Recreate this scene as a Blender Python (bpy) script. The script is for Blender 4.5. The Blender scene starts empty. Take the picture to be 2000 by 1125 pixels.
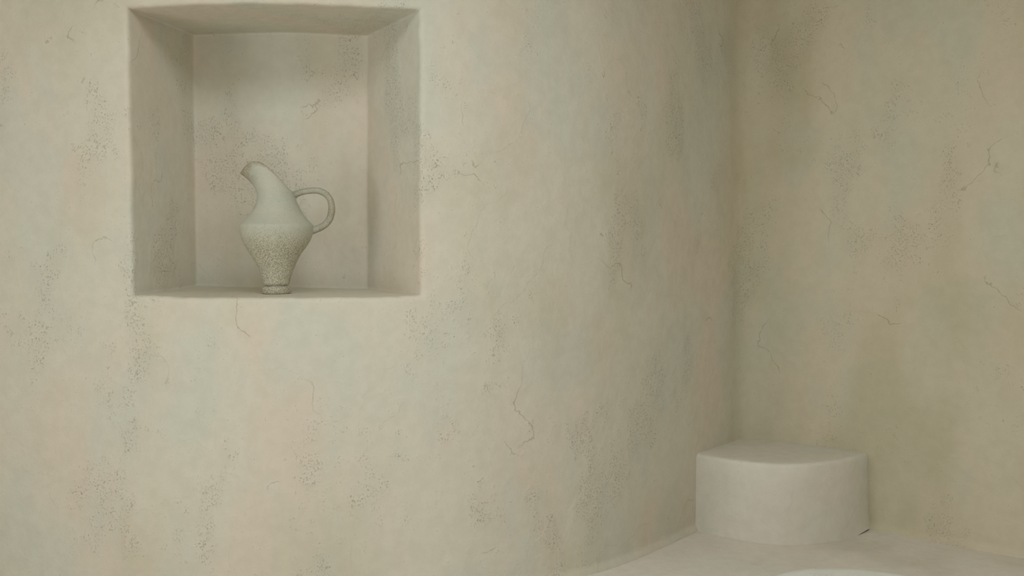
import bpy, math
from mathutils import Vector, noise

# ------------------------------------------------------------------ camera
sc = bpy.context.scene
EYE = 1.12
FPX = 1985.0
HORIZON = 450.0
cam_data = bpy.data.cameras.new('camera')
cam_data.sensor_width = 36.0
cam_data.lens = 36.0 * FPX / 2000.0
cam_data.shift_y = (HORIZON - 562.5) / 2000.0
cam_data.clip_start = 0.05
cam = bpy.data.objects.new('camera', cam_data)
cam.location = (0, 0, EYE)
cam.rotation_euler = (math.pi / 2, 0, 0)
sc.collection.objects.link(cam)
sc.camera = cam

# ------------------------------------------------------------------ light
world = bpy.data.worlds.new('world')
sc.world = world
world.use_nodes = True
world.node_tree.nodes['Background'].inputs[0].default_value = (0.80, 0.90, 1.0, 1)
world.node_tree.nodes['Background'].inputs[1].default_value = 0.35


def area(name, loc, rot, sx, sy, power, col):
    d = bpy.data.lights.new(name, 'AREA')
    d.shape = 'RECTANGLE'
    d.size, d.size_y, d.energy, d.color = sx, sy, power, col
    o = bpy.data.objects.new(name, d)
    o.location, o.rotation_euler = loc, rot
    sc.collection.objects.link(o)
    return o


# daylight standing in the two windows of the room (side wall and rear wall)
area('window_daylight_side', (-2.78, 0.75, 0.95), (0, -math.pi / 2, 0), 1.45, 1.45, 30, (.955, .98, 1.0))
area('window_daylight_rear', (0.3, -1.68, 0.62), (math.pi / 2, 0, 0), 2.6, 1.1, 26, (.955, .98, 1.0))
area('overhead_fill_light', (0.1, 1.3, 2.62), (0, 0, 0), 2.6, 1.1, 34, (.955, .98, 1.0))  # overhead fill, added to brighten the sill, floor and lower wall
sc.view_settings.view_transform = 'Standard'
sc.view_settings.look = 'None'
sc.view_settings.gamma = 1.0
sc.view_settings.use_curve_mapping = False
sc.view_settings.exposure = -0.02

C = sc.collection


# ------------------------------------------------------------------ helpers
def mesh_obj(name, verts, faces, mat, parent=None, smooth=True, attr=None):
    me = bpy.data.meshes.new(name)
    me.from_pydata([tuple(v) for v in verts], [], faces)
    me.materials.append(mat)
    if smooth:
        me.polygons.foreach_set('use_smooth', [True] * len(me.polygons))
    if attr:
        for k, vals in attr.items():
            a = me.attributes.new(k, 'FLOAT', 'POINT')
            a.data.foreach_set('value', vals)
    me.update()
    o = bpy.data.objects.new(name, me)
    C.objects.link(o)
    if parent:
        o.parent = parent
    return o


def struct(o, label, cat=None):
    o['kind'] = 'structure'
    o['label'] = label
    if cat:
        o['category'] = cat
    return o


def tag(o, label, cat):
    o['label'], o['category'] = label, cat
    return o


def sstep(a, b, x):
    t = max(0.0, min(1.0, (x - a) / (b - a)))
    return t * t * (3 - 2 * t)


def lerp(a, b, t):
    return a + (b - a) * t


def spaced(a, b, step):
    n = max(1, int(math.ceil(abs(b - a) / step)))
    return [a + (b - a) * i / n for i in range(n + 1)]


def merge_lists(*ls):
    out = []
    for l in ls:
        for v in l:
            if not out or abs(v - out[-1]) > 1e-6:
                out.append(v)
    return out


def lumps(p):
    """hand-trowelled unevenness, a world-space vector field of a few millimetres"""
    a = noise.noise_vector(Vector(p) * 1.7) * 0.0042
    b = noise.noise_vector(Vector(p) * 6.3 + Vector((7, 3, 1))) * 0.0021
    c = noise.noise_vector(Vector(p) * 19.0 + Vector((1, 9, 4))) * 0.0007
    return a + b + c


# ------------------------------------------------------------------ materials
class NT:
    def __init__(self, name):
        self.m = bpy.data.materials.new(name)
        self.m.use_nodes = True
        self.t = self.m.node_tree
        self.b = self.t.nodes['Principled BSDF']

    def n(self, typ, **kw):
        o = self.t.nodes.new(typ)
        for k, v in kw.items():
            if k in o.inputs:
                self.put(o.inputs[k], v)
            else:
                setattr(o, k, v)
        return o

    def put(self, sock, v):
        if hasattr(v, 'is_output') or hasattr(v, 'links'):
            self.t.links.new(v, sock)
        else:
            sock.default_value = v

    def noise(self, vec, scale, detail=4, rough=0.55, dist=0.0):
        o = self.n('ShaderNodeTexNoise')
        self.put(o.inputs['Vector'], vec)
        o.inputs['Scale'].default_value = scale
        o.inputs['Detail'].default_value = detail
        o.inputs['Roughness'].default_value = rough
        o.inputs['Distortion'].default_value = dist
        return o.outputs['Fac']

    def ramp(self, x, a, b, lo=0.0, hi=1.0):
        o = self.n('ShaderNodeMapRange')
        o.interpolation_type = 'SMOOTHSTEP'
        self.put(o.inputs['Value'], x)
        for k, v in (('From Min', a), ('From Max', b), ('To Min', lo), ('To Max', hi)):
            o.inputs[k].default_value = v
        return o.outputs['Result']

    def math(self, op, a, b=0.0):
        o = self.n('ShaderNodeMath', operation=op)
        self.put(o.inputs[0], a)
        self.put(o.inputs[1], b)
        return o.outputs[0]

    def mix(self, fac, a, b, blend='MIX'):
        o = self.n('ShaderNodeMix', data_type='RGBA', blend_type=blend)
        self.put(o.inputs[0], fac)
        self.put(o.inputs[6], a)
        self.put(o.inputs[7], b)
        return o.outputs[2]

    def mapped(self, vec, scale=(1, 1, 1), loc=(0, 0, 0)):
        o = self.n('ShaderNodeMapping')
        self.put(o.inputs['Vector'], vec)
        o.inputs['Scale'].default_value = scale
        o.inputs['Location'].default_value = loc
        return o.outputs[0]


def c4(r, g, b):
    return (r, g, b, 1.0)


def plaster(name, pale, pink, green, stain, ochre, rough_amt=1.0, speck=1.0):
    """limewash: broad tones come as pigment attributes on the mesh, grain and pores from the nodes"""
    k = NT(name)
    pos = k.n('ShaderNodeNewGeometry').outputs['Position']

    def att(n):
        return k.n('ShaderNodeAttribute', attribute_name=n).outputs['Fac']
    patch = att('patch')
    nz = k.n('ShaderNodeTexNoise')
    k.put(nz.inputs['Vector'], pos)
    nz.inputs['Scale'].default_value = 24
    nz.inputs['Detail'].default_value = 3.0
    nz.inputs['Roughness'].default_value = 0.62
    fine = nz.outputs['Fac']
    col = k.mix(att('tone_a'), pale, pink)
    col = k.mix(att('tone_b'), col, green)
    col = k.mix(att('stain'), col, stain)
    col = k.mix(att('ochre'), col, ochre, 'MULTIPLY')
    fr = k.ramp(fine, 0.28, 0.72)
    col = k.mix(1.0, col, k.mix(fr, c4(.962, .962, .956), c4(1.028, 1.028, 1.028)), 'MULTIPLY')
    # open pores where the top coat has been dragged thin
    pore = k.noise(k.mapped(pos, (1, 1, .8)), 205, 2, 0.7, 0.0)
    pm = k.ramp(k.math('ADD', patch, k.math('MULTIPLY', k.math('SUBTRACT', fine, 0.5), 2.6)), 0.28, 0.85)
    pits = k.math('MULTIPLY', k.ramp(pore, 0.53, 0.70), pm)
    col = k.mix(k.math('MULTIPLY', pm, 0.05 * rough_amt), col, c4(.45, .43, .34))
    col = k.mix(k.math('MULTIPLY', pits, 0.40 * rough_amt), col, c4(.21, .19, .13))
    # sparse single specks
    dot = k.math('MULTIPLY', k.ramp(pore, 0.70, 0.73), k.ramp(fine, 0.40, 0.55))
    col = k.mix(k.math('MULTIPLY', dot, 0.6 * speck), col, c4(.16, .14, .09))
    # hairline cracks and trowel edges, only in short stretches
    edge = k.math('ADD', att('line'), k.math('MULTIPLY', k.math('SUBTRACT', fine, 0.5), 0.22))
    line = k.math('ABSOLUTE', edge)
    crack = k.math('MULTIPLY', k.ramp(line, 0.004, 0.013, 1, 0), k.ramp(att('crack'), 0.5, 0.85))
    col = k.mix(k.math('MULTIPLY', crack, 0.34 * speck), col, c4(.22, .19, .12))
    k.put(k.b.inputs['Base Color'], col)
    k.b.inputs['Roughness'].default_value = 0.82
    k.b.inputs['Specular IOR Level'].default_value = 0.22
    # relief
    h = k.math('MULTIPLY', fine, 0.22)
    h = k.math('ADD', h, k.math('MULTIPLY', pore, k.math('ADD', k.math('MULTIPLY', pm, 0.085), 0.010)))
    h = k.math('SUBTRACT', h, k.math('MULTIPLY', pits, 0.13))
    h = k.math('ADD', h, k.ramp(edge, -0.02, 0.02, 0.0, 0.05))
    bp = k.n('ShaderNodeBump')
    bp.inputs['Strength'].default_value = 0.6
    bp.inputs['Distance'].default_value = 0.016
    k.put(bp.inputs['Height'], h)
    k.put(k.b.inputs['Normal'], bp.outputs[0])
    return k.m


def frac(p, scale, octv=4, off=(0, 0, 0), stretch=0.6):
    q = Vector((p[0] * scale + off[0], p[1] * scale + off[1], p[2] * scale * stretch + off[2]))
    return noise.fractal(q, 0.9, 2.1, octv)


def pigments(verts, seed=0.0, stain_amt=0.3, stretch=0.5, ochre=None, patch_amt=1.0):
    """per-vertex pigment weights: where the wash is pinker, greener, stained, thin or cracked"""
    A = {n: [] for n in ('tone_a', 'tone_b', 'stain', 'patch', 'crack', 'line', 'ochre')}
    for i, p in enumerate(verts):
        A['tone_a'].append(sstep(-0.35, 0.35, frac(p, 3.2, 4, (seed, 1, 2), stretch)))
        A['tone_b'].append(0.75 * sstep(-0.05, 0.55, frac(p, 4.6, 5, (seed + 9, 4, 7), stretch)))
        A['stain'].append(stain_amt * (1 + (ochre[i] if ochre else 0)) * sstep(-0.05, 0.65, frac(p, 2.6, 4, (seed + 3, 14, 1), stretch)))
        big = sstep(-0.35, 0.35, frac(p, 1.3, 2, (seed, 31, 5), 1.0))
        m = sstep(-0.15, 0.60, frac(p, 6.0, 6, (seed + 21, 3, 3), stretch))
        A['patch'].append(patch_amt * m * lerp(0.35, 1.0, big))
        A['crack'].append(sstep(0.15, 0.6, frac(p, 4.0, 2, (seed + 2, 8, 40), 1.0)))
        A['line'].append(frac(p, 3.0, 3, (seed + 40, 2, 11), 1.0))
        A['ochre'].append(ochre[i] if ochre else 0.0)
    return A


PALE = c4(.655, .620, .508)
PINK = c4(.672, .604, .495)
GREEN = c4(.612, .608, .510)
STAIN = c4(.545, .505, .365)
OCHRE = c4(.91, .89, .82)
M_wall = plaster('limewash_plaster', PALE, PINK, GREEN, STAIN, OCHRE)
M_step = plaster('smooth_pale_plaster', c4(.725, .697, .605), c4(.730, .682, .595), c4(.700, .692, .605), STAIN, OCHRE, 0.25, 0.5)
M_floor = plaster('floor_plaster', c4(.770, .725, .640), c4(.770, .710, .630), c4(.735, .712, .640),
                  c4(.500, .450, .340), OCHRE, 0.25, 0.4)
M_drum = plaster('white_plaster', c4(.650, .650, .580), c4(.650, .640, .570), c4(.625, .640, .580), STAIN, OCHRE, 0.25, 0.6)

kw = NT('painted_wood')
kw.b.inputs['Base Color'].default_value = c4(.55, .50, .40)
kw.b.inputs['Roughness'].default_value = 0.6
M_wood = kw.m

# ------------------------------------------------------------------ room plan
# plan of the curved niche wall, left to right, as seen from above (x, depth)
PLAN = [(-3.3, 3.62), (-2.6, 3.405), (-2.1, 3.262), (-1.6, 3.135), (-1.17, 3.042), (-.75, 3.0), (-.28, 3.058),
        (0, 3.160), (.286, 3.345), (.5, 3.565), (.69, 3.80), (.955, 4.13)]
CORNER = Vector((.955, 4.13, 0))
RDIR = Vector((.777, -.629, 0))
FLOOR_Z, CEIL_Z = 0.0, 2.55


def catmull(pts, n=24):
    out = []
    ext = [(2 * pts[0][0] - pts[1][0], 2 * pts[0][1] - pts[1][1])] + pts + \
          [(2 * pts[-1][0] - pts[-2][0], 2 * pts[-1][1] - pts[-2][1])]
    for i in range(1, len(ext) - 2):
        p0, p1, p2, p3 = [Vector((*q, 0)) for q in ext[i - 1:i + 3]]
        for j in range(n):
            t = j / n
            out.append(0.5 * (2 * p1 + (p2 - p0) * t + (2 * p0 - 5 * p1 + 4 * p2 - p3) * t * t
                              + (3 * p1 - p0 - 3 * p2 + p3) * t ** 3))
    out.append(Vector((*pts[-1], 0)))
    return out


path = catmull(PLAN)
# soften the inner corner: trim both ends and join them by a quadratic fillet
FIL = 0.12
while (path[-1] - CORNER).length < FIL:
    path.pop()
a = CORNER + (path[-1] - CORNER).normalized() * FIL
b = CORNER + RDIR * FIL
path.append(a)
for i in range(1, 11):
    t = i / 10
    path.append((1 - t) ** 2 * a + 2 * t * (1 - t) * CORNER + t * t * b)
path.append(b + RDIR * 0.02)
SEG = [0.0]
for i in range(1, len(path)):
    SEG.append(SEG[-1] + (path[i] - path[i - 1]).length)


def at_s(s):
    """point and outward (room-side) normal on the plan at arc length s"""
    lo, hi = 0, len(SEG) - 1
    while hi - lo > 1:
        m = (lo + hi) // 2
        if SEG[m] <= s:
            lo = m
        else:
            hi = m
    t = (s - SEG[lo]) / (SEG[hi] - SEG[lo])

    def tan(i):
        i0, i1 = max(0, i - 1), min(len(path) - 1, i + 1)
        return (path[i1] - path[i0]).normalized()
    d = tan(lo).lerp(tan(hi), t).normalized()
    return path[lo].lerp(path[hi], t), Vector((d.y, -d.x, 0))


def s_of_px(px):
    want = (px - 1000.0) / FPX
    best = None
    for i in range(6000):
        s = SEG[-1] * 0.8 * i / 6000
        p, _ = at_s(s)
        e = abs(p.x / p.y - want)
        if best is None or e < best[0]:
            best = (e, s)
    return best[1]


def wall_pt(s, z):
    p, nrm = at_s(s)
    f = sstep(0.035, 0.0, z) ** 2 * 0.014          # hand-rounded foot of the wall
    q = Vector((p.x, p.y, z)) + nrm * f
    return q + lumps(q)


# ---- niche wall
S0, S1 = s_of_px(248), s_of_px(822)
Z0, Z1 = EYE - 0.1945, EYE + 0.664
E = 0.016                                          # roundness of the niche arris
sa = merge_lists(spaced(0, S0 - 0.6, 0.05), spaced(S0 - 0.6, S0 - E, 0.011))
sb = spaced(S0 - E, S1 + E, 0.009)
sd = merge_lists(spaced(S1 + E, SEG[-1] - 0.25, 0.011), spaced(SEG[-1] - 0.25, SEG[-1], 0.008))
SS = merge_lists(sa, sb, sd)
za = merge_lists(spaced(FLOOR_Z, 0.06, 0.006), spaced(0.06, Z0 - E, 0.011))
zb = spaced(Z0 - E, Z1 + E, 0.009)
zd = merge_lists(spaced(Z1 + E, Z1 + 0.15, 0.012), spaced(Z1 + 0.15, CEIL_Z, 0.04))
ZZ = merge_lists(za, zb, zd)
i0, i1 = len(sa) - 1, len(sa) - 1 + len(sb) - 1
j0, j1 = len(za) - 1, len(za) - 1 + len(zb) - 1


def warp(s, z):
    """the opening is not square: its left edge leans in at the bottom, its head is a little arched"""
    t = max(0.0, min(1.0, (Z1 - z) / (Z1 - Z0)))
    ds = 0.021 * t * math.exp(-((s - S0) / 0.16) ** 2) * sstep(Z0 - 0.25, Z0, z)
    u = (s - S0) / (S1 - S0)
    arch = math.sin(math.pi * max(0, min(1, u)))
    g = math.exp(-((z - Z1) / 0.1) ** 2)
    dz = (0.004 * arch + 0.003 * (1 - u)) * g - 0.004 * arch * math.exp(-((z - Z0) / 0.1) ** 2)
    wig = noise.noise(Vector((s * 9, z * 9, 2))) * 0.003 + noise.noise(Vector((s * 31, z * 31, 5))) * 0.0013
    edge = math.exp(-(min(abs(s - S0), abs(s - S1)) / 0.05) ** 2) + math.exp(-(min(abs(z - Z0), abs(z - Z1)) / 0.05) ** 2)
    return s + ds + wig * edge, z + dz + wig * edge * (1 if 0.1 < z < CEIL_Z - .1 else 0)


verts, idx, faces = [], {}, []
for j, z in enumerate(ZZ):
    for i, s in enumerate(SS):
        if i0 < i < i1 and j0 < j < j1:
            continue
        s2, z2 = warp(s, z) if 0 < i < len(SS) - 1 else (s, z)
        idx[(i, j)] = len(verts)
        verts.append(wall_pt(s2, z2))
for j in range(len(ZZ) - 1):
    for i in range(len(SS) - 1):
        if i0 <= i < i1 and j0 <= j < j1:
            continue
        faces.append((idx[(i, j)], idx[(i + 1, j)], idx[(i + 1, j + 1)], idx[(i, j + 1)]))
# opening loop, counter-clockwise from the lower left corner
loop = [(i, j0) for i in range(i0, i1)] + [(i1, j) for j in range(j0, j1)] + \
       [(i, j1) for i in range(i1, i0, -1)] + [(i0, j) for j in range(j1, j0, -1)]
NL = len(loop)


def px_at(px, py, depth):
    return Vector(((px - 1000) * depth / FPX, depth, EYE + (HORIZON - py) * depth / FPX))


BLB, BRB = px_at(384, 558, 3.43), px_at(718, 563, 3.41)
BLT, BRT = px_at(378, 68, 3.43), px_at(718, 70, 3.41)


def back(u, v):
    p = BLB.lerp(BRB, u).lerp(BLT.lerp(BRT, u), v)
    p = p + Vector((0, 0, 0.009 * math.sin(math.pi * u) * v - 0.0 * (1 - v)))
    p = p + Vector((0, -0.004 * math.sin(math.pi * u) * math.sin(math.pi * v), 0))
    return p + lumps(p) * 0.8


def bez(a, b, c, t):
    return a * (1 - t) ** 2 + b * 2 * t * (1 - t) + c * t * t


rings = []
cols = []
EB = 0.010
for (i, j) in loop:
    P = verts[idx[(i, j)]]
    u, v = (SS[i] - S0 + E) / (S1 - S0 + 2 * E), (ZZ[j] - Z0 + E) / (Z1 - Z0 + 2 * E)
    u, v = (0.0 if i == i0 else 1.0 if i == i1 else u), (0.0 if j == j0 else 1.0 if j == j1 else v)
    sq, zq = lerp(S0, S1, u), lerp(Z0, Z1, v)
    s2, z2 = warp(sq, zq)
    Q = wall_pt(s2, z2)
    K = back(u, v)
    d = (K - Q).normalized()
    col = [bez(P, Q, Q + d * E, t / 6) for t in range(0, 7)]
    T, B0 = col[-1], K - d * EB
    for t in range(1, 26):
        q = T.lerp(B0, t / 26)
        w = math.sin(math.pi * t / 26)
        col.append(q + lumps(q) * 0.7 * w)
    u2 = lerp(EB / 0.58, 1 - EB / 0.58, u)
    v2 = lerp(EB / 0.85, 1 - EB / 0.85, v)
    col += [bez(B0, K, back(u2, v2), t / 4) for t in range(0, 5)]
    for t in range(1, 30):
        f = t / 30
        col.append(back(u2 + (0.5 - u2) * f, v2 + (0.5 - v2) * f))
    cols.append(col)
NR = len(cols[0])
CUT = 6                                            # rings 0..CUT belong to the wall, the rest to the niche lining
base = len(verts)
ridx = [[idx[loop[k]]] + [None] * CUT for k in range(NL)]
for k in range(NL):
    for r in range(1, CUT + 1):
        ridx[k][r] = len(verts)
        verts.append(cols[k][r])
for k in range(NL):
    k2 = (k + 1) % NL
    for r in range(CUT):
        faces.append((ridx[k][r], ridx[k][r + 1], ridx[k2][r + 1], ridx[k2][r])[::-1])


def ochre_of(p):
    """the darker, yellower tint of the corner wall fades out where the curved wall begins"""
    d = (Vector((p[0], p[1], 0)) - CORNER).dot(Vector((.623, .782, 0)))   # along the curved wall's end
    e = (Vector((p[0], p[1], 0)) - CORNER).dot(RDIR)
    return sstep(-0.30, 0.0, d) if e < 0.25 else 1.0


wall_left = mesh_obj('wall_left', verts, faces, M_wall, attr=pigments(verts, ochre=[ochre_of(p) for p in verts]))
struct(wall_left, 'curved pale limewashed plaster wall with a square niche', 'wall')
nv, nf = [], []
for k in range(NL):
    nv += cols[k][CUT:]
R = NR - CUT
for k in range(NL):
    k2 = (k + 1) % NL
    for r in range(R - 1):
        nf.append((k2 * R + r, k2 * R + r + 1, k * R + r + 1, k * R + r))
nv.append(back(.5, .5))
for k in range(NL):
    nf.append(((k + 1) % NL * R + R - 1, len(nv) - 1, k * R + R - 1))
niche = mesh_obj('niche', nv, nf, M_wall, wall_left, attr=pigments(nv))
niche['label'] = 'splayed recess with flat sill'

# ---- right wall of the corner
RLEN = 3.1
start = path[-1]
rs = merge_lists(spaced(0, 1.4, 0.025), spaced(1.4, RLEN, 0.06))
rz = merge_lists(spaced(FLOOR_Z, 0.06, 0.006), spaced(0.06, 1.9, 0.025), spaced(1.9, CEIL_Z, 0.06))
rn = Vector((RDIR.y, -RDIR.x, 0))
v, f = [], []
for z in rz:
    for s in rs:
        q = start + RDIR * s + Vector((0, 0, z)) + rn * (sstep(0.035, 0.0, z) ** 2 * 0.014)
        v.append(q + lumps(q))
for j in range(len(rz) - 1):
    for i in range(len(rs) - 1):
        w = len(rs)
        f.append((j * w + i, j * w + i + 1, (j + 1) * w + i + 1, (j + 1) * w + i))
wall_right = struct(mesh_obj('wall_right', v, f, M_wall, attr=pigments(v, ochre=[1.0] * len(v))), 'darker yellowish plaster wall meeting the curved wall in a corner', 'wall')
R_END = start + RDIR * RLEN

# ---- floor and ceiling slabs
X0, X1, Y0, Y1 = -2.75, R_END.x - 0.01, -1.65, 4.6


floor_v, floor_f = [], []
fx, fy = spaced(X0, X1, 0.06), spaced(Y0, Y1, 0.06)
for y in fy:
    for x in fx:
        q = Vector((x, y, FLOOR_Z))
        floor_v.append(q + Vector((0, 0, lumps(q).z * 0.8)))
for j in range(len(fy) - 1):
    for i in range(len(fx) - 1):
        w = len(fx)
        floor_f.append((j * w + i, j * w + i + 1, (j + 1) * w + i + 1, (j + 1) * w + i))
struct(mesh_obj('floor', floor_v, floor_f, M_floor, attr=pigments(floor_v, 5.0, 0.4, 1.0)), 'smooth beige plaster floor', 'floor')


# ---- the rest of the room, behind the camera: walls with the windows the light comes through
def boxes(name, bs, mat, parent=None):
    vs, fs = [], []
    for (x0, x1, y0, y1, z0, z1) in bs:
        b = len(vs)
        vs += [(x, y, z) for z in (z0, z1) for y in (y0, y1) for x in (x0, x1)]
        fs += [tuple(b + q for q in t) for t in
               ((0, 2, 3, 1), (4, 5, 7, 6), (0, 1, 5, 4), (2, 6, 7, 3), (0, 4, 6, 2), (1, 3, 7, 5))]
    return mesh_obj(name, vs, fs, mat, parent, smooth=False)


def holed(name, axis, c0, c1, a0, a1, w0, w1, h0, h1, label, win):
    r = [(a0, w0, 0, CEIL_Z), (w1, a1, 0, CEIL_Z), (w0, w1, 0, h0), (w0, w1, h1, CEIL_Z)]
    t = 0.05
    fr = [(w0, w0 + t, h0, h1), (w1 - t, w1, h0, h1), (w0, w1, h0, h0 + t), (w0, w1, h1 - t, h1)]
    mid = (w0 + w1) / 2
    fr.append((mid - .02, mid + .02, h0, h1))
    cm = (c0 + c1) / 2
    if axis == 'x':
        o = boxes(name, [(c0, c1, p, q, z0, z1) for p, q, z0, z1 in r], M_wall)
        g = boxes(win, [(cm - .02, cm + .02, p, q, z0, z1) for p, q, z0, z1 in fr], M_wood)
    else:
        o = boxes(name, [(p, q, c0, c1, z0, z1) for p, q, z0, z1 in r], M_wall)
        g = boxes(win, [(p, q, cm - .02, cm + .02, z0, z1) for p, q, z0, z1 in fr], M_wood)
    struct(o, label, 'wall')
    struct(g, 'wooden window frame in the ' + label.split(' with')[0], 'window')


SX0, SX1, SY0, SY1 = -1.25, 1.45, 0.7, 1.9        # unseen ceiling opening, added to let the overhead fill through
struct(boxes('ceiling', [(X0, SX0, Y0, Y1, CEIL_Z, CEIL_Z + .1), (SX1, X1, Y0, Y1, CEIL_Z, CEIL_Z + .1),
                         (SX0, SX1, Y0, SY0, CEIL_Z, CEIL_Z + .1), (SX0, SX1, SY1, Y1, CEIL_Z, CEIL_Z + .1)], M_wall),
       'plaster ceiling with an opening added for the overhead fill light', 'ceiling')
holed('wall_side', 'x', -2.77, -2.65, Y0, 3.55, 0.0, 1.5, 0.2, 1.7, 'plaster side wall with window beside the camera', 'window_1')
holed('wall_rear', 'y', -1.67, -1.55, -2.75, X1, -1.05, 1.65, 0.05, 1.2, 'plaster rear wall with window behind the camera', 'window_2')
struct(boxes('wall_side_right', [(X1 - 0.1, X1, Y0, R_END.y + 0.05, 0, CEIL_Z)], M_wall), 'plain plaster side wall right of the camera', 'wall')

# ------------------------------------------------------------------ rounded plaster step in the corner
TOP = EYE - 0.835
ld = (path[-30] - CORNER)
ld = (Vector((.69, 3.80, 0)) - CORNER).normalized()
A0, A1 = math.atan2(ld.y, ld.x), math.atan2(RDIR.y, RDIR.x)
if A1 < A0:
    A1 += 2 * math.pi
over = 0.16
NA = 72


def step_r(t):
    return lerp(lerp(.425, .500, sstep(0, .5, t)), .490, sstep(.45, 1, t))


prof = [(0.0, 0.012), (0.02, 0.008), (0.06, 0.004), (0.10, 0.002), (0.14, 0.001), (0.18, 0), (0.22, 0), (TOP - 0.014, 0), (TOP - 0.007, -0.002), (TOP - 0.002, -0.006),
        (TOP, -0.013), (TOP + 0.001, -0.03)]
v, f = [], []
for kz, (z, dr) in enumerate(prof):
    for i in range(NA + 1):
        t = -over + (1 + 2 * over) * i / NA
        tc = max(0, min(1, t))
        ang = lerp(A0, A1, t)
        r = (step_r(tc) + dr) / max(0.6, 1)
        q = CORNER + Vector((math.cos(ang), math.sin(ang), 0)) * r
        q.z = z
        if z == 0:
            q.z = 0.006 * sstep(0.78, 0.95, t) - 0.004 * (1 - sstep(0.78, 0.95, t))
        v.append(q + lumps(q) * 0.9)
W = NA + 1
for kz in range(len(prof) - 1):
    for i in range(NA):
        f.append((kz * W + i, kz * W + i + 1, (kz + 1) * W + i + 1, (kz + 1) * W + i))
# top surface: rings towards the corner
lastrow = (len(prof) - 1) * W
prev = lastrow
for k in range(1, 13):
    t_ = k / 12
    row = len(v)
    for i in range(W):
        q = Vector(v[lastrow + i]).lerp(CORNER + Vector((0.02, 0.05, TOP)), t_ * 0.995)
        q.z = TOP + 0.001
        v.append(q + Vector((0, 0, lumps(q).z)))
    for i in range(NA):
        f.append((prev + i, prev + i + 1, row + i + 1, row + i))
    prev = row
step_root = mesh_obj('corner_step', v, f, M_step, attr=pigments(v, 7.0, 0.15, 1.0, patch_amt=0.35))
tag(step_root, 'low rounded pale plaster step built into the corner of the walls', 'step')


# ------------------------------------------------------------------ lathe helper
def lathe(rings, seg=64, cap_bottom=True, cap_top=True):
    """rings: (cx, z, rx, ry)"""
    v, f = [], []
    for (cx, z, rx, ry) in rings:
        for k in range(seg):
            a = 2 * math.pi * k / seg
            v.append(Vector((cx + rx * math.cos(a), ry * math.sin(a), z)))
    for r in range(len(rings) - 1):
        for k in range(seg):
            k2 = (k + 1) % seg
            f.append((r * seg + k, r * seg + k2, (r + 1) * seg + k2, (r + 1) * seg + k))
    if cap_bottom:
        c = len(v)
        v.append(Vector((rings[0][0], 0, rings[0][1])))
        f += [((k + 1) % seg, k, c) for k in range(seg)]
    if cap_top:
        b = (len(rings) - 1) * seg
        c = len(v)
        v.append(Vector((rings[-1][0], 0, rings[-1][1])))
        f += [(b + k, b + (k + 1) % seg, c) for k in range(seg)]
    return v, f


# ------------------------------------------------------------------ round pale drum at the lower right
DH, DR = 0.30, 0.265
pr = [(DR * 0.965, 0.0), (DR * 0.98, 0.01), (DR * 0.985, 0.06), (DR * 0.99, 0.14), (DR * 0.995, 0.22), (DR, 0.27), (DR, 0.285), (DR * 0.992, 0.295),
      (DR * 0.972, DH), (DR * 0.9, DH + .001), (DR * 0.7, DH + .001), (DR * 0.45, DH + .001), (DR * 0.2, DH + .001)]
v, f = lathe([(0, z, r, r) for r, z in pr], 96)
v = [q + lumps(q + Vector((3, 1, 0))) * (0.8 if q.z > 0.005 else 0.0) for q in v]
drum = mesh_obj('round_drum_table', v, f, M_drum, attr=pigments(v, 2.0, 0.05, 1.0))
drum.location = (0.785, 2.205, FLOOR_Z + 0.002)
tag(drum, 'round whitish plaster drum table, its far rim rising over the bottom edge', 'table')


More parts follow.
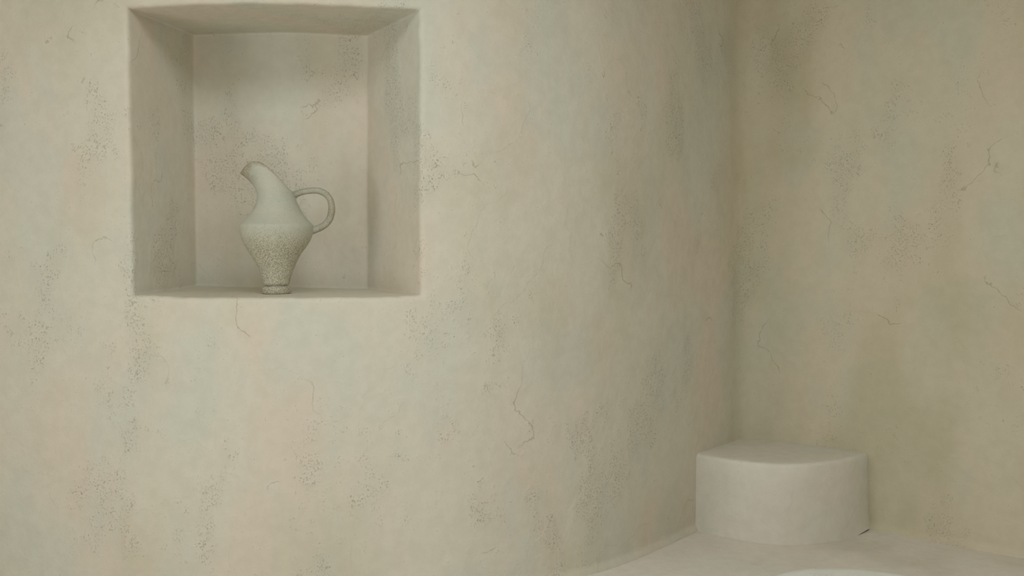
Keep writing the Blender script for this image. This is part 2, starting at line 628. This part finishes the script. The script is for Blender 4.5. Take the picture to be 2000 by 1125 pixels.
# ------------------------------------------------------------------ jug
def ceramic(name):
    k = NT(name)
    co = k.n('ShaderNodeTexCoord').outputs['Object']
    sep = k.n('ShaderNodeSeparateXYZ')
    k.put(sep.inputs[0], co)
    z = sep.outputs['Z']
    at = k.n('ShaderNodeAttribute', attribute_name='stain').outputs['Fac']
    n1 = k.noise(co, 14, 3, 0.6, 0.0)
    n2 = k.noise(co, 42, 3, 0.6)
    col = k.mix(k.ramp(n1, 0.38, 0.62), c4(.490, .505, .415), c4(.535, .525, .425))
    # sandy unglazed lower body
    zz = k.math('ADD', z, k.math('MULTIPLY', k.math('SUBTRACT', n1, 0.5), 0.09))
    sand = k.ramp(zz, 0.135, 0.222, 1.0, 0.0)
    col = k.mix(k.math('MULTIPLY', sand, 0.75), col, c4(.640, .605, .450))
    gr = k.noise(co, 520, 1, 0.6)
    gr2 = k.noise(k.mapped(co, (1, 1, 1), (3, 1, 7)), 400, 1, 0.65)
    grain = k.math('MULTIPLY', k.ramp(gr2, 0.50, 0.62), k.math('ADD', k.math('MULTIPLY', sand, 0.9), 0.06))
    light = k.math('MULTIPLY', k.ramp(gr, 0.54, 0.66), sand)
    # brown kiln stain on rim, handle and foot
    st = k.math('MULTIPLY', at, k.ramp(n2, 0.30, 0.62, 0.35, 1.0))
    col = k.mix(k.math('MULTIPLY', st, 0.75), col, c4(.300, .245, .150))
    col = k.mix(k.math('MULTIPLY', light, 0.6), col, c4(.78, .75, .60))
    col = k.mix(k.math('MULTIPLY', grain, 0.80), col, c4(.17, .15, .095))
    hs = k.math('MULTIPLY', k.ramp(gr2, 0.50, 0.60), at)
    col = k.mix(k.math('MULTIPLY', hs, 0.6), col, c4(.17, .135, .08))
    vo = k.n('ShaderNodeTexVoronoi', feature='F1')
    k.put(vo.inputs['Vector'], co)
    vo.inputs['Scale'].default_value = 120
    pk = k.n('ShaderNodeSeparateColor')
    k.put(pk.inputs[0], vo.outputs['Color'])
    dot = k.math('MULTIPLY', k.ramp(vo.outputs['Distance'], 0.10, 0.22, 1, 0), k.ramp(pk.outputs[0], 0.62, 0.70))
    col = k.mix(k.math('MULTIPLY', dot, 0.5), col, c4(.20, .18, .11))
    k.put(k.b.inputs['Base Color'], col)
    k.b.inputs['Roughness'].default_value = 0.75
    k.b.inputs['Specular IOR Level'].default_value = 0.25
    h = k.math('SUBTRACT', k.math('MULTIPLY', light, 0.5), grain)
    h = k.math('ADD', h, k.math('MULTIPLY', n2, 0.6))
    bp = k.n('ShaderNodeBump')
    bp.inputs['Strength'].default_value = 0.6
    bp.inputs['Distance'].default_value = 0.0022
    k.put(bp.inputs['Height'], h)
    k.put(k.b.inputs['Normal'], bp.outputs[0])
    return k.m


M_jug = ceramic('speckled_stoneware')
KJ = 0.0004406                                     # metres for each unit of the jug drawing
AX = 437.0
BASE_Y = 1026.0


def jx(x):
    return (x - AX) * KJ


def jz(y):
    return (BASE_Y - y) * KJ


jug = bpy.data.objects.new('ceramic_jug', None)
jug.empty_display_size = 0.1
C.objects.link(jug)
JD = 3.17
from mathutils.bvhtree import BVHTree
sill = BVHTree.FromPolygons([tuple(q) for q in nv], nf)
jug_x = (540.5 - 1000) * JD / FPX
hits = [sill.ray_cast(Vector((jug_x + .04 * math.cos(a_), JD + .04 * math.sin(a_), EYE)), Vector((0, 0, -1)))[0] for a_ in (0, 1, 2, 3, 4, 5)]
jug.location = (jug_x, JD, sum(h_.z for h_ in hits) / 6 + 0.0002)   # foot set down on the sill
jug.rotation_euler = (0, 0, math.radians(13))
tag(jug, 'speckled stoneware jug with beaked spout and looped handle standing in the wall niche', 'jug')

# foot
fv, ff = lathe([(0, 0.0, .0415, .0415), (0, .0008, .0435, .0435), (0, .004, .0446, .0446), (0, .011, .0450, .0450), (0, .018, .0440, .0440),
                (0, .0222, .0405, .0405), (0, .0238, .0345, .0345), (0, .0255, .0322, .0322), (0, .0275, .0328, .0328), (0, .030, .0330, .0330)], 56)
mesh_obj('foot', fv, ff, M_jug, jug, attr={'stain': [0.25] * len(fv)})

# body
SECT = [(962, 350, 520), (955, 342, 526), (926, 336, 532), (878, 323, 546), (838, 308, 561), (795, 283, 581), (744, 250, 608), (695, 221, 643), (648, 199, 671),
        (610, 187, 685), (580, 182, 690), (557, 181, 691), (545, 182, 690), (536, 186, 686), (526, 196, 676), (510, 212, 660), (490, 233, 642),
        (460, 257, 620), (430, 275, 603), (400, 289, 588), (375, 297, 577), (352, 301, 568)]
seg = 72


def cr(p0, p1, p2, p3, t):
    return 0.5 * (2 * p1 + (p2 - p0) * t + (2 * p0 - 5 * p1 + 4 * p2 - p3) * t * t + (3 * p1 - p0 - 3 * p2 + p3) * t ** 3)


fine = []
for i in range(len(SECT) - 1):
    q = [SECT[max(0, i - 1)], SECT[i], SECT[i + 1], SECT[min(len(SECT) - 1, i + 2)]]
    for t in (0, .5):
        fine.append(tuple(cr(q[0][c], q[1][c], q[2][c], q[3][c], t) for c in range(3)))
fine.append(SECT[-1])
rings_v = []
for (y, l, r) in fine:
    cx, rad = jx((l + r) / 2), (r - l) / 2 * KJ
    rings_v.append([Vector((cx + rad * math.cos(2 * math.pi * k / seg), rad * math.sin(2 * math.pi * k / seg), jz(y))) for k in range(seg)])
# rim of the slanting mouth in side view: from the handle (angle 0) over the crest to the tip of the beak (pi)
RIM = [(552, 316), (530, 293), (500, 264), (455, 215), (405, 163), (352, 118), (312, 99), (275, 97), (240, 113), (208, 145), (184, 180)]
# half width of the mouth at those points
RIMW = [0, 42, 72, 92, 92, 82, 72, 60, 45, 26, 0]


def poly(tab, t):
    x = t * (len(tab) - 1)
    i = min(int(x), len(tab) - 2)
    q = [tab[max(0, i - 1)], tab[i], tab[i + 1], tab[min(len(tab) - 1, i + 2)]]
    if isinstance(tab[0], tuple):
        return tuple(cr(q[0][c], q[1][c], q[2][c], q[3][c], x - i) for c in range(2))
    return max(0.0, cr(q[0], q[1], q[2], q[3], x - i))


NECK = 18
startr = rings_v[-1]
stain = [[0.06] * seg for _ in rings_v]
prevr = rings_v[-2]
for n in range(1, NECK + 1):
    t = n / NECK
    ring, sr = [], []
    for k in range(seg):
        a = 2 * math.pi * k / seg
        tt = (a if a <= math.pi else 2 * math.pi - a) / math.pi
        sg = 1 if a <= math.pi else -1
        ex, ey = poly(RIM, tt)
        wv = poly(RIMW, tt)
        end = Vector((jx(ex), sg * wv * KJ, jz(ey)))
        s = startr[k]
        L = (end - s).length
        tang = (s - prevr[k]).normalized()
        ctrl = s + (tang * 0.35 + Vector((0, 0, 1)) * 0.65).normalized() * L * 0.46
        ring.append(bez(s, ctrl, end, t))
        beak = sstep(0.72, 0.95, tt) * sstep(0.35, 0.9, t)
        rimst = sstep(0.84, 0.96, t) * (0.6 + 0.6 * (1 - tt))
        hj = sstep(0.16, 0.0, tt) * 0.6
        sr.append(min(1.0, 0.08 + 0.85 * beak + 0.9 * rimst + hj))
    rings_v.append(ring)
    stain.append(sr)
# mouth: roll the rim over and continue the inside wall
outer_n = len(rings_v)
rimc = sum(rings_v[-1], Vector()) / seg


def inset(ring, d, below):
    out = []
    c = sum(ring, Vector()) / seg
    for k in range(seg):
        t1 = ring[(k + 1) % seg] - ring[k - 1]
        inward = (c - ring[k])
        inward = inward - t1 * (inward.dot(t1) / max(t1.length_squared, 1e-12))
        if inward.length > 1e-6:
            inward.normalize()
        out.append(ring[k] + inward * d + below[k])
    return out


zero = [Vector()] * seg
lip = rings_v[-1]
nx_out = [((rings_v[-1][k] - rings_v[-2][k])).normalized() for k in range(seg)]
rings_v.append(inset(lip, 0.0022, [q * 0.0012 for q in nx_out]))
rings_v.append(inset(lip, 0.0048, [q * -0.0006 for q in nx_out]))
stain += [[1.0] * seg, [1.0] * seg]
for back_i in range(3, NECK, 3):
    src = rings_v[outer_n - 1 - back_i]
    rings_v.append(inset(src, 0.006, zero))
    stain.append([0.6] * seg)
for ri in range(len(fine) - 1, 2, -3):
    src = rings_v[ri]
    c = sum(src, Vector()) / seg
    rings_v.append([c + (q - c) * max(0.3, 1 - 0.007 / max((q - c).length, 0.01)) for q in src])
    stain.append([0.5] * seg)
bv = [q for ring in rings_v for q in ring]
ba = [s for r in stain for s in r]
bf = []
for r in range(len(rings_v) - 1):
    for k in range(seg):
        k2 = (k + 1) % seg
        bf.append((r * seg + k, r * seg + k2, (r + 1) * seg + k2, (r + 1) * seg + k))
c0 = len(bv)
bv += [Vector((jx(432), 0, jz(962))), sum(rings_v[-1], Vector()) / seg]
ba += [0.2, 0.5]
bb = (len(rings_v) - 1) * seg
for k in range(seg):
    bf.append(((k + 1) % seg, k, c0))
    bf.append((bb + k, bb + (k + 1) % seg, c0 + 1))
bv = [q + noise.noise_vector(q * 30) * 0.0007 for q in bv]
mesh_obj('body', bv, bf, M_jug, jug, attr={'stain': ba})

# handle
HC = [(528, 338, 34), (552, 329, 26), (575, 320, 23.5), (610, 308, 22), (650, 298, 22), (700, 294, 22.5), (745, 301, 23), (782, 322, 23), (808, 357, 23), (820, 400, 24),
      (820, 445, 25), (808, 490, 25), (785, 526, 25), (753, 552, 24.5), (720, 567, 25), (692, 576, 29), (668, 580, 34)]
cl = []
for i in range(len(HC) - 1):
    q = [HC[max(0, i - 1)], HC[i], HC[i + 1], HC[min(len(HC) - 1, i + 2)]]
    for t in (0, .33, .67):
        cl.append(tuple(cr(q[0][c], q[1][c], q[2][c], q[3][c], t) for c in range(3)))
cl.append(HC[-1])
hv, hf, ha = [], [], []
hs = 20
P = [Vector((jx(x), 0, jz(y))) for x, y, _ in cl]
for i, (x, y, r) in enumerate(cl):
    t = (P[min(len(P) - 1, i + 1)] - P[max(0, i - 1)]).normalized()
    nn = Vector((-t.z, 0, t.x))
    for k in range(hs):
        a = 2 * math.pi * k / hs
        hv.append(P[i] + nn * (math.cos(a) * r * KJ) + Vector((0, 1, 0)) * (math.sin(a) * r * KJ * 1.1))
        u = i / (len(cl) - 1)
        ha.append(min(1, 0.38 + 0.35 * max(0, math.cos(a)) * 0.5 + 0.4 * math.exp(-((u - 0.62) / 0.14) ** 2) + 0.35 * math.exp(-((u - 0.08) / 0.07) ** 2)))
for i in range(len(cl) - 1):
    for k in range(hs):
        k2 = (k + 1) % hs
        hf.append((i * hs + k, (i + 1) * hs + k, (i + 1) * hs + k2, i * hs + k2))
hf.append(tuple(range(hs)))
hf.append(tuple(reversed(range((len(cl) - 1) * hs, len(cl) * hs))))
hv = [q + noise.noise_vector(q * 40) * 0.0008 for q in hv]
mesh_obj('handle', hv, hf, M_jug, jug, attr={'stain': ha})
